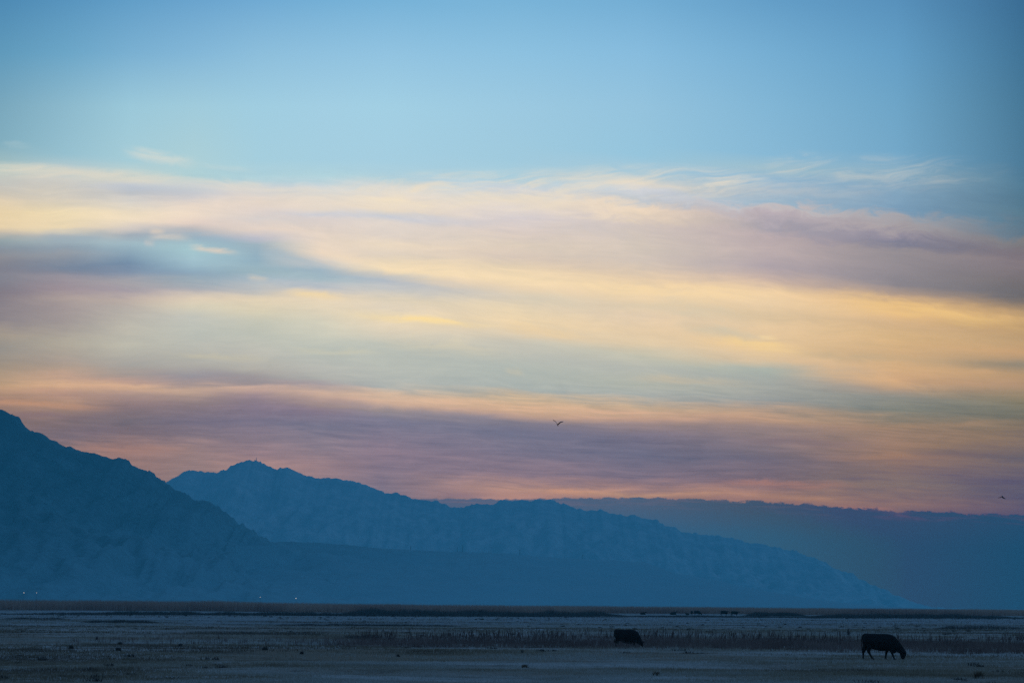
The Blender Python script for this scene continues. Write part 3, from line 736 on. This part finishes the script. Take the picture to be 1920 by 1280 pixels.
def cow_mesh(pose, voxel):
    if pose == 'graze':        # head down, muzzle in the grass
        ch = trunk()
        ch.append([(1.60, 0, 0.90, .25, .22, .38), (1.76, 0, 0.80, .22, .18, .34), (1.93, 0, .66, .19, .15, .27), (2.08, 0, 0.50, .18, .13, .19)])
        ch.append([(1.62, 0, .58, .16, .12, .16), (1.68, 0, .44, .11, .08, .10)])
        ch.append([(2.15, 0, 0.40, .195, .13, .13), (2.16, 0, .29, .175, .12, .11), (2.14, 0, 0.17, .13, .10, .08), (2.13, 0, 0.08, .105, .085, .055)])
        ch.append([(2.20, .10, .43, .04, .04, .04), (2.24, .24, .40, .022, .055, .045), (2.25, .29, .37, .015, .03, .03)])
        ch.append([(2.20, -.10, .43, .04, .04, .04), (2.24, -.24, .40, .022, .055, .045), (2.25, -.29, .37, .015, .03, .03)])
        legs = [hind(.15, (.25, .20, .08, .06, .06, .085)), hind(-.15, (.28, .37, .32, .40, .50, .56)), fore(.15, (1.38, 1.32, 1.28, 1.24, 1.24)), fore(-.15, (1.45, 1.50, 1.56, 1.64, 1.69))]
        tail = [(0.06, 0, 1.33, .03), (0.0, 0, 1.22, .026), (-0.03, 0, 1.0, .022), (-0.02, 0, .72, .018), (0.0, 0, .58, .035), (0.01, 0, .46, .034), (0.0, 0, .36, .006)]
        muz = (2.13, 0, .04)
    elif pose == 'graze_forward':   # head pushed forward over the weeds
        ch = trunk(0.02, 0.16)
        ch.append([(1.60, 0, 0.86, .25, .22, .40), (1.76, 0, 0.70, .23, .18, .36), (1.88, 0, .52, .20, .15, .26), (1.98, 0, 0.38, .18, .13, .18)])
        ch.append([(1.62, 0, .60, .16, .12, .16), (1.66, 0, .47, .09, .07, .09)])
        ch.append([(2.02, 0, 0.38, .13, .125, .12), (2.08, 0, .29, .12, .11, .10), (2.10, 0, 0.19, .085, .085, .08), (2.10, 0, 0.11, .070, .080, .055)])
        ch.append([(2.05, .10, .42, .04, .04, .04), (2.17, .22, .46, .05, .03, .035), (2.26, .26, .50, .03, .02, .02)])
        ch.append([(2.05, -.10, .42, .04, .04, .04), (2.17, -.22, .42, .05, .03, .035), (2.26, -.26, .40, .03, .02, .02)])
        legs = [hind(.15, (.25, .22, .10, .09, .09, .11)), hind(-.15, (.28, .37, .30, .32, .34, .37)), fore(.15, (1.40, 1.40, 1.40, 1.42, 1.43)), fore(-.15, (1.42, 1.45, 1.54, 1.60, 1.64))]
        tail = [(0.06, 0, 1.33, .03), (0.0, 0, 1.22, .026), (-0.02, 0, 1.0, .022), (0.0, 0, .72, .018), (0.0, 0, .58, .035), (0.01, 0, .46, .034), (0.0, 0, .36, .006)]
        muz = (2.10, 0, .075)
    elif pose == 'stand':           # neck level, looking ahead
        ch = trunk()
        ch.append([(1.58, 0, 1.02, .20, .19, .26), (1.80, 0, 1.10, .16, .14, .20), (2.0, 0, 1.18, .13, .12, .15)])
        ch.append([(1.68, 0, .75, .12, .10, .14), (1.68, 0, .62, .07, .06, .08)])
        ch.append([(2.06, 0, 1.20, .12, .12, .12), (2.20, 0, 1.12, .10, .10, .10), (2.36, 0, 1.0, .08, .08, .075), (2.44, 0, .95, .06, .075, .06)])
        ch.append([(2.0, .11, 1.25, .04, .04, .035), (1.98, .28, 1.24, .04, .06, .03)])
        ch.append([(2.0, -.11, 1.25, .04, .04, .035), (1.98, -.28, 1.24, .04, .06, .03)])
        legs = [hind(.15, (.25, .22, .10, .09, .09, .11)), hind(-.15, (.28, .34, .25, .27, .30, .33)), fore(.15, (1.42, 1.42, 1.42, 1.42, 1.43)), fore(-.15, (1.42, 1.46, 1.50, 1.52, 1.54))]
        tail = [(0.06, 0, 1.33, .03), (0.0, 0, 1.22, .026), (-0.02, 0, 1.0, .022), (0.0, 0, .72, .018), (0.0, 0, .58, .035), (0.01, 0, .46, .034), (0.0, 0, .36, .006)]
        muz = (2.47, 0, .93)
    else:                            # lying down with the legs folded
        ch = [[(0.20, 0, .40, .20, .26, .26), (0.55, 0, .44, .32, .40, .40), (0.95, 0, .45, .34, .44, .42), (1.35, 0, .50, .28, .34, .42), (1.58, 0, .52, .20, .24, .34)],
              [(1.58, 0, .66, .19, .18, .24), (1.78, 0, .88, .14, .13, .18), (1.92, 0, 1.02, .13, .12, .14)],
              [(1.96, 0, 1.04, .12, .12, .11), (2.12, 0, .96, .10, .10, .09), (2.28, 0, .86, .07, .08, .065)],
              [(1.92, .10, 1.08, .04, .04, .035), (1.90, .26, 1.07, .04, .05, .03)], [(1.92, -.10, 1.08, .04, .04, .035), (1.90, -.26, 1.07, .04, .05, .03)]]
        legs = [[(.35, .30, .28, .22, .14, .2), (.72, .46, .16, .09, .08, .09), (.45, .50, .08, .06, .06, .06), (.82, .50, .06, .05, .05, .05)], [(.35, -.30, .28, .22, .14, .2), (.72, -.40, .16, .09, .08, .09), (.45, -.42, .08, .06, .06, .06)],
                [(1.45, .18, .28, .12, .1, .16), (1.72, .24, .14, .07, .07, .08), (1.50, .27, .07, .05, .05, .05)], [(1.45, -.18, .28, .12, .1, .16), (1.74, -.22, .14, .07, .07, .08), (1.92, -.24, .07, .05, .05, .05)]]
        tail = [(0.04, 0, .52, .03), (-0.04, .04, .35, .024), (-0.02, .12, .12, .02), (.10, .22, .05, .03), (.2, .28, .04, .006)]
        muz = (2.32, 0, .84)
    return ico_cloud(ch + legs, voxel, 'cow_body'), tail, muz, [l[-1] for l in legs] if pose != 'lie' else []

BODY = {}
def add_cow(name, pose, p, heading, scale, label, cat='cow', group=None, voxel=0.022, parts=True, wide=1.0):
    key = (pose, voxel)
    if key not in BODY: BODY[key] = cow_mesh(pose, voxel)
    me, tail, muz, feet = BODY[key]
    root = bpy.data.objects.new(name, None); root.empty_display_size = 0.3; col.objects.link(root)
    if not me.materials: me.materials.append(HIDE)
    off = Vector((-1.05, 0, 0))
    def put(o): o.location = off; return o
    put(link('body', me, HIDE, root))
    put(tube_mesh('tail', tail, HIDE, root))
    if parts:
        for fx in feet:
            h = tube_mesh('hoof', [(fx[0] - .005, fx[1], .085, .050), (fx[0] + .012, fx[1], .045, .062), (fx[0] + .02, fx[1], 0.0, .068)], HOOF, root, 8); put(h)
        bm = bmesh.new(); bmesh.ops.create_icosphere(bm, subdivisions=2, radius=1, matrix=Matrix.Translation(muz) @ Matrix.Diagonal((.05, .062, .035, 1)))
        mm = bpy.data.meshes.new('muzzle'); bm.to_mesh(mm); bm.free(); put(link('muzzle', mm, NOSE, root))
        for s in (-1, 1):
            hx = {'graze': (2.30, s * .085, .33), 'graze_forward': (2.15, s * .085, .31), 'stand': (2.17, s * .095, 1.165), 'lie': (2.08, s * .095, 1.0)}[pose]
            bm = bmesh.new(); bmesh.ops.create_icosphere(bm, subdivisions=1, radius=.022, matrix=Matrix.Translation(hx))
            mm = bpy.data.meshes.new('eye'); bm.to_mesh(mm); bm.free(); put(link('eye', mm, NOSE, root))
    root.location = (p.x, p.y, float(ground_z(p.x, p.y)) - 0.01)
    root.rotation_euler = (0, 0, heading); root.scale = (scale, scale * wide, scale)
    tag(root, label, cat, group)
    return root

# the two near ones
add_cow('cow', 'graze', ground_at(1654, 1234.5), math.radians(-2), 1.0, 'larger near black cow grazing at the right with all four legs in view')
add_cow('cow', 'graze_forward', ground_at(1178, 1214), math.radians(-12), 0.88, 'smaller of the two near black cows, grazing with its feet hidden in dark weeds')
# the far group in front of the reeds
G = 'far cattle in front of the reed bed'
for (px, py, pose, hd, sc_, lab, cat) in [
    (1206, 1151.8, 'lie', 8, 0.95, 'black cow lying flat, leftmost of the far cattle', 'cow'),
    (1263, 1152.3, 'lie', 5, 1.12, 'black cow lying with raised head, second of the far cattle from the left', 'cow'),
    (1288.5, 1152.6, 'lie', 200, 0.70, 'small black calf lying beside the cow seen from behind', 'calf'),
    (1297, 1153.2, 'stand', 86, 1.04, 'black cow standing end on, seen from behind in the far group', 'cow'),
    (1308, 1153.2, 'graze', -12, 1.03, 'black cow with lowered head right beside the cow seen end on', 'cow'),
    (1358.5, 1154.0, 'stand', -6, 1.10, 'black cow standing broadside, left one of the far pair at the right', 'cow'),
    (1378, 1154.3, 'stand', -3, 1.05, 'black cow standing broadside, right one of the far pair at the right', 'cow')]:
    add_cow('calf' if cat == 'calf' else 'cow', pose, ground_at(px, py), math.radians(hd), sc_, lab, cat, G, voxel=0.045, parts=False)

# ------------------------------------------------------------------ birds
FEATH, _, b_ = material('dark_feathers', 0.7, 0.1); b_.inputs['Base Color'].default_value = (0.012, 0.012, 0.014, 1)
def bird(px, py, dist, span, heading, up, label, group=None, detail=True, tilt=8):
    """up: how high each wing tip stands over the body (fraction of half span)"""
    p = at_dist(px, py, dist)
    root = bpy.data.objects.new('bird', None); root.empty_display_size = 0.1; col.objects.link(root)
    L = span * 0.42
    bm = bmesh.new()
    prof = [(-.5, .010), (-.42, .05), (-.25, .075), (0, .11), (.22, .10), (.34, .065), (.42, .062), (.47, .04), (.55, .008)]
    prev = None
    for (t, rr) in prof:
        ring = [bm.verts.new((math.cos(k * math.pi / 4) * rr * L * (1.2 if t < -.4 else 1), t * L, math.sin(k * math.pi / 4) * rr * L * (.5 if t < -.4 else 1))) for k in range(8)]
        if prev:
            for k in range(8): bm.faces.new((prev[k], prev[(k + 1) % 8], ring[(k + 1) % 8], ring[k]))
        prev = ring
    me = bpy.data.meshes.new('body'); bm.to_mesh(me); bm.free()
    link('body', me, FEATH, root)
    H = span / 2
    for s, u in ((-1, up[0]), (1, up[1])):
        st = [(0.05, .0, .22), (.25, u * .42, .25), (.48, u * .72, .21), (.75, u * .90, .15), (1.0, u, .03)]
        bm = bmesh.new(); prev = None
        for (t, z, ch) in st:
            q = [bm.verts.new((s * t * H, ch * H * .9 - (t > .5) * (t - .5) * .25 * H, z * H)), bm.verts.new((s * t * H, 0.0 - (t > .5) * (t - .5) * .25 * H, z * H + .05 * H)),
                 bm.verts.new((s * t * H, -ch * H * 1.1 - (t > .5) * (t - .5) * .25 * H, z * H)), bm.verts.new((s * t * H, 0.0 - (t > .5) * (t - .5) * .25 * H, z * H - .05 * H))]
            if prev:
                for k in range(4): bm.faces.new((prev[k], prev[(k + 1) % 4], q[(k + 1) % 4], q[k]))
            prev = q
        bm.faces.new(prev)
        bmesh.ops.recalc_face_normals(bm, faces=bm.faces)
        me = bpy.data.meshes.new('wing'); bm.to_mesh(me); bm.free(); link('wing', me, FEATH, root)
    if detail:
        bm = bmesh.new(); vs = [bm.verts.new(c) for c in ((0, -.45 * L, .01), (-.13 * L, -.75 * L, 0), (.13 * L, -.75 * L, 0), (0, -.45 * L, -.02), (0, -.74 * L, -.015))]
        for f_ in ((0, 1, 2), (3, 4, 1), (3, 2, 4), (0, 3, 1), (0, 2, 3), (1, 4, 2)): bm.faces.new([vs[k] for k in f_])
        me = bpy.data.meshes.new('tail'); bm.to_mesh(me); bm.free(); link('tail', me, FEATH, root)
    root.location = p; root.rotation_euler = (math.radians(tilt), 0, math.radians(heading))
    tag(root, label, 'bird', group)
bird(1045.3, 796, 420, 1.18, 12, (1.0, .72), 'largest dark bird, wings raised in a V, in the mauve cloud near the middle', tilt=30)
bird(1878.5, 930.5, 520, 1.15, -40, (-.25, -.55), 'dark bird with drooping wings gliding at the right edge of the sky', tilt=25)
for (px, py, d, lab) in [(237, 846.5, 900, 'tiny bird above the slope of the left mountain'), (1053.5, 848.5, 1000, 'tiny bird low under the large flying bird'), (1097, 754.5, 1000, 'tiny bird up right of the large flying bird'),
        (1293.5, 882, 1000, 'left one of two tiny birds in the mauve cloud right of the middle'), (1300, 882.5, 1000, 'right one of two tiny birds in the mauve cloud right of the middle'),
        (1179.5, 1015.2, 800, 'left one of two tiny birds before the hazy hills'), (1184.5, 1015, 800, 'right one of two tiny birds before the hazy hills'), (497, 1115, 700, 'tiny bird low over the left end of the reed bed'),
        (211, 932, 900, 'tiny bird before the dark face of the left mountain')]:
    bird(px, py, d, 2.1 * d / F * 1.15, random.uniform(-60, 60), (.5, .5), lab, 'tiny far birds', False)

# ------------------------------------------------------------------ masts, poles, lamps far away
STEEL, _, b_ = material('grey_steel', 0.6, 0.3); b_.inputs['Base Color'].default_value = (0.05, 0.06, 0.07, 1)
WOODM, _, b_ = material('weathered_wood', 0.9, 0.1); b_.inputs['Base Color'].default_value = (0.07, 0.06, 0.055, 1)
def box_mesh(name, cx, cy, cz, sx, sy, sz, mat, parent):
    bm = bmesh.new(); bmesh.ops.create_cube(bm, size=1, matrix=Matrix.Translation((cx, cy, cz)) @ Matrix.Diagonal((sx, sy, sz, 1)))
    bmesh.ops.bevel(bm, geom=bm.edges[:], offset=min(sx, sy, sz) * 0.12, segments=1, affect='EDGES')
    me = bpy.data.meshes.new(name); bm.to_mesh(me); bm.free(); return link(name, me, mat, parent)

p = at_dist(480.5, 863.0, D_MID)
root = bpy.data.objects.new('radio_mast', None); col.objects.link(root); root.location = p
tube_mesh('mast', [(0, 0, -2, 1.3), (0, 0, 6, 1.1), (0, 0, 13, .6)], STEEL, root)
box_mesh('equipment_hut', -4.5, 0, -0.5, 6, 5, 4.2, STEEL, root)
box_mesh('antenna', 0.6, -1.0, 7.5, 2.2, .8, 1.6, STEEL, root)
tag(root, 'tiny radio mast with a hut on the highest summit of the far mountain', 'radio mast')

for k, (px, py, h) in enumerate([(857.5, 1034, 7), (867.5, 1034, 10), (770, 1031, 6), (974.5, 1040, 8), (1092, 1047, 6)]):
    p = at_dist(px, py, D_FOOT - 4)
    root = bpy.data.objects.new('utility_pole', None); col.objects.link(root); root.location = (p.x, p.y, p.z - 1.5)
    s = h * 1.9
    tube_mesh('pole', [(0, 0, -2, .75), (0, 0, s, .55)], WOODM, root)
    box_mesh('crossarm', 0, 0, s * 0.86, s * .24, .6, .6, WOODM, root)
    tag(root, ['shorter pole of the close pair on the foothill ridge', 'tall pole of the close pair on the foothill ridge', 'leftmost pole on the foothill ridge', 'pole on the foothill ridge under the gap in the far range', 'rightmost pole on the foothill ridge'][k], 'pole', 'poles along the foothill ridge')

LAMP = bpy.data.materials.new('lit_lamp'); LAMP.use_nodes = True
lt = LAMP.node_tree; lt.nodes.clear(); e_ = lt.nodes.new('ShaderNodeEmission'); e_.inputs['Color'].default_value = (1, .93, .8, 1); e_.inputs['Strength'].default_value = 1.0
lo_ = lt.nodes.new('ShaderNodeOutputMaterial'); lt.links.new(e_.outputs[0], lo_.inputs[0])
LAMP.cycles.emission_sampling = 'NONE'
for k, (px, py, sz) in enumerate([(45, 1110.5, .65), (68.5, 1110.5, .5), (488, 1118.5, .5), (555, 1121, .65)]):
    p = at_dist(px, py, 5200)
    root = bpy.data.objects.new('yard_lamp', None); col.objects.link(root); root.location = (p.x, p.y, 0)
    tube_mesh('pole', [(0, 0, -.5, .25), (0, 0, p.z, .15)], STEEL, root)
    bm = bmesh.new(); bmesh.ops.create_icosphere(bm, subdivisions=2, radius=sz, matrix=Matrix.Translation((0, -.4, p.z)) @ Matrix.Diagonal((1, 1, .7, 1)))
    me = bpy.data.meshes.new('lamp_head'); bm.to_mesh(me); bm.free(); link('lamp_head', me, LAMP, root)
    tag(root, ['brighter of two white lights at the foot of the left mountain', 'fainter light just right of the bright one under the left mountain', 'faint light above the reeds, left of the middle', 'bright light above the reeds, rightmost of the four'][k], 'lamp', 'yard lights at the foot of the mountains')

# fence posts on the right, beyond the ditch
for k, (px, h) in enumerate([(1634.5, 10), (1668.5, 10), (1684, 6.5), (1625, 5), (1650, 5), (1700, 5)]):
    p = ground_at(px, 1154.5); s = p.y / F
    root = bpy.data.objects.new('fence_post', None); col.objects.link(root); root.location = (p.x, p.y, 0)
    tube_mesh('post', [(0, 0, -.3, .12), (0, 0, h * s * .96, .10)], WOODM, root)
    tube_mesh('cap', [(0, 0, h * s * .96, .13), (0, 0, h * s, .09)], WOODM, root)
    tag(root, ['tall fence post beyond the ditch, above the rump of the right cow', 'tall fence post beyond the ditch, above the shoulders of the right cow', 'middling fence post just right of the post above the cow shoulders', 'leftmost short fence post beyond the ditch', 'short fence post between the two tall ones', 'rightmost short fence post beyond the ditch'][k], 'fence post', 'fence posts beyond the ditch at the right')
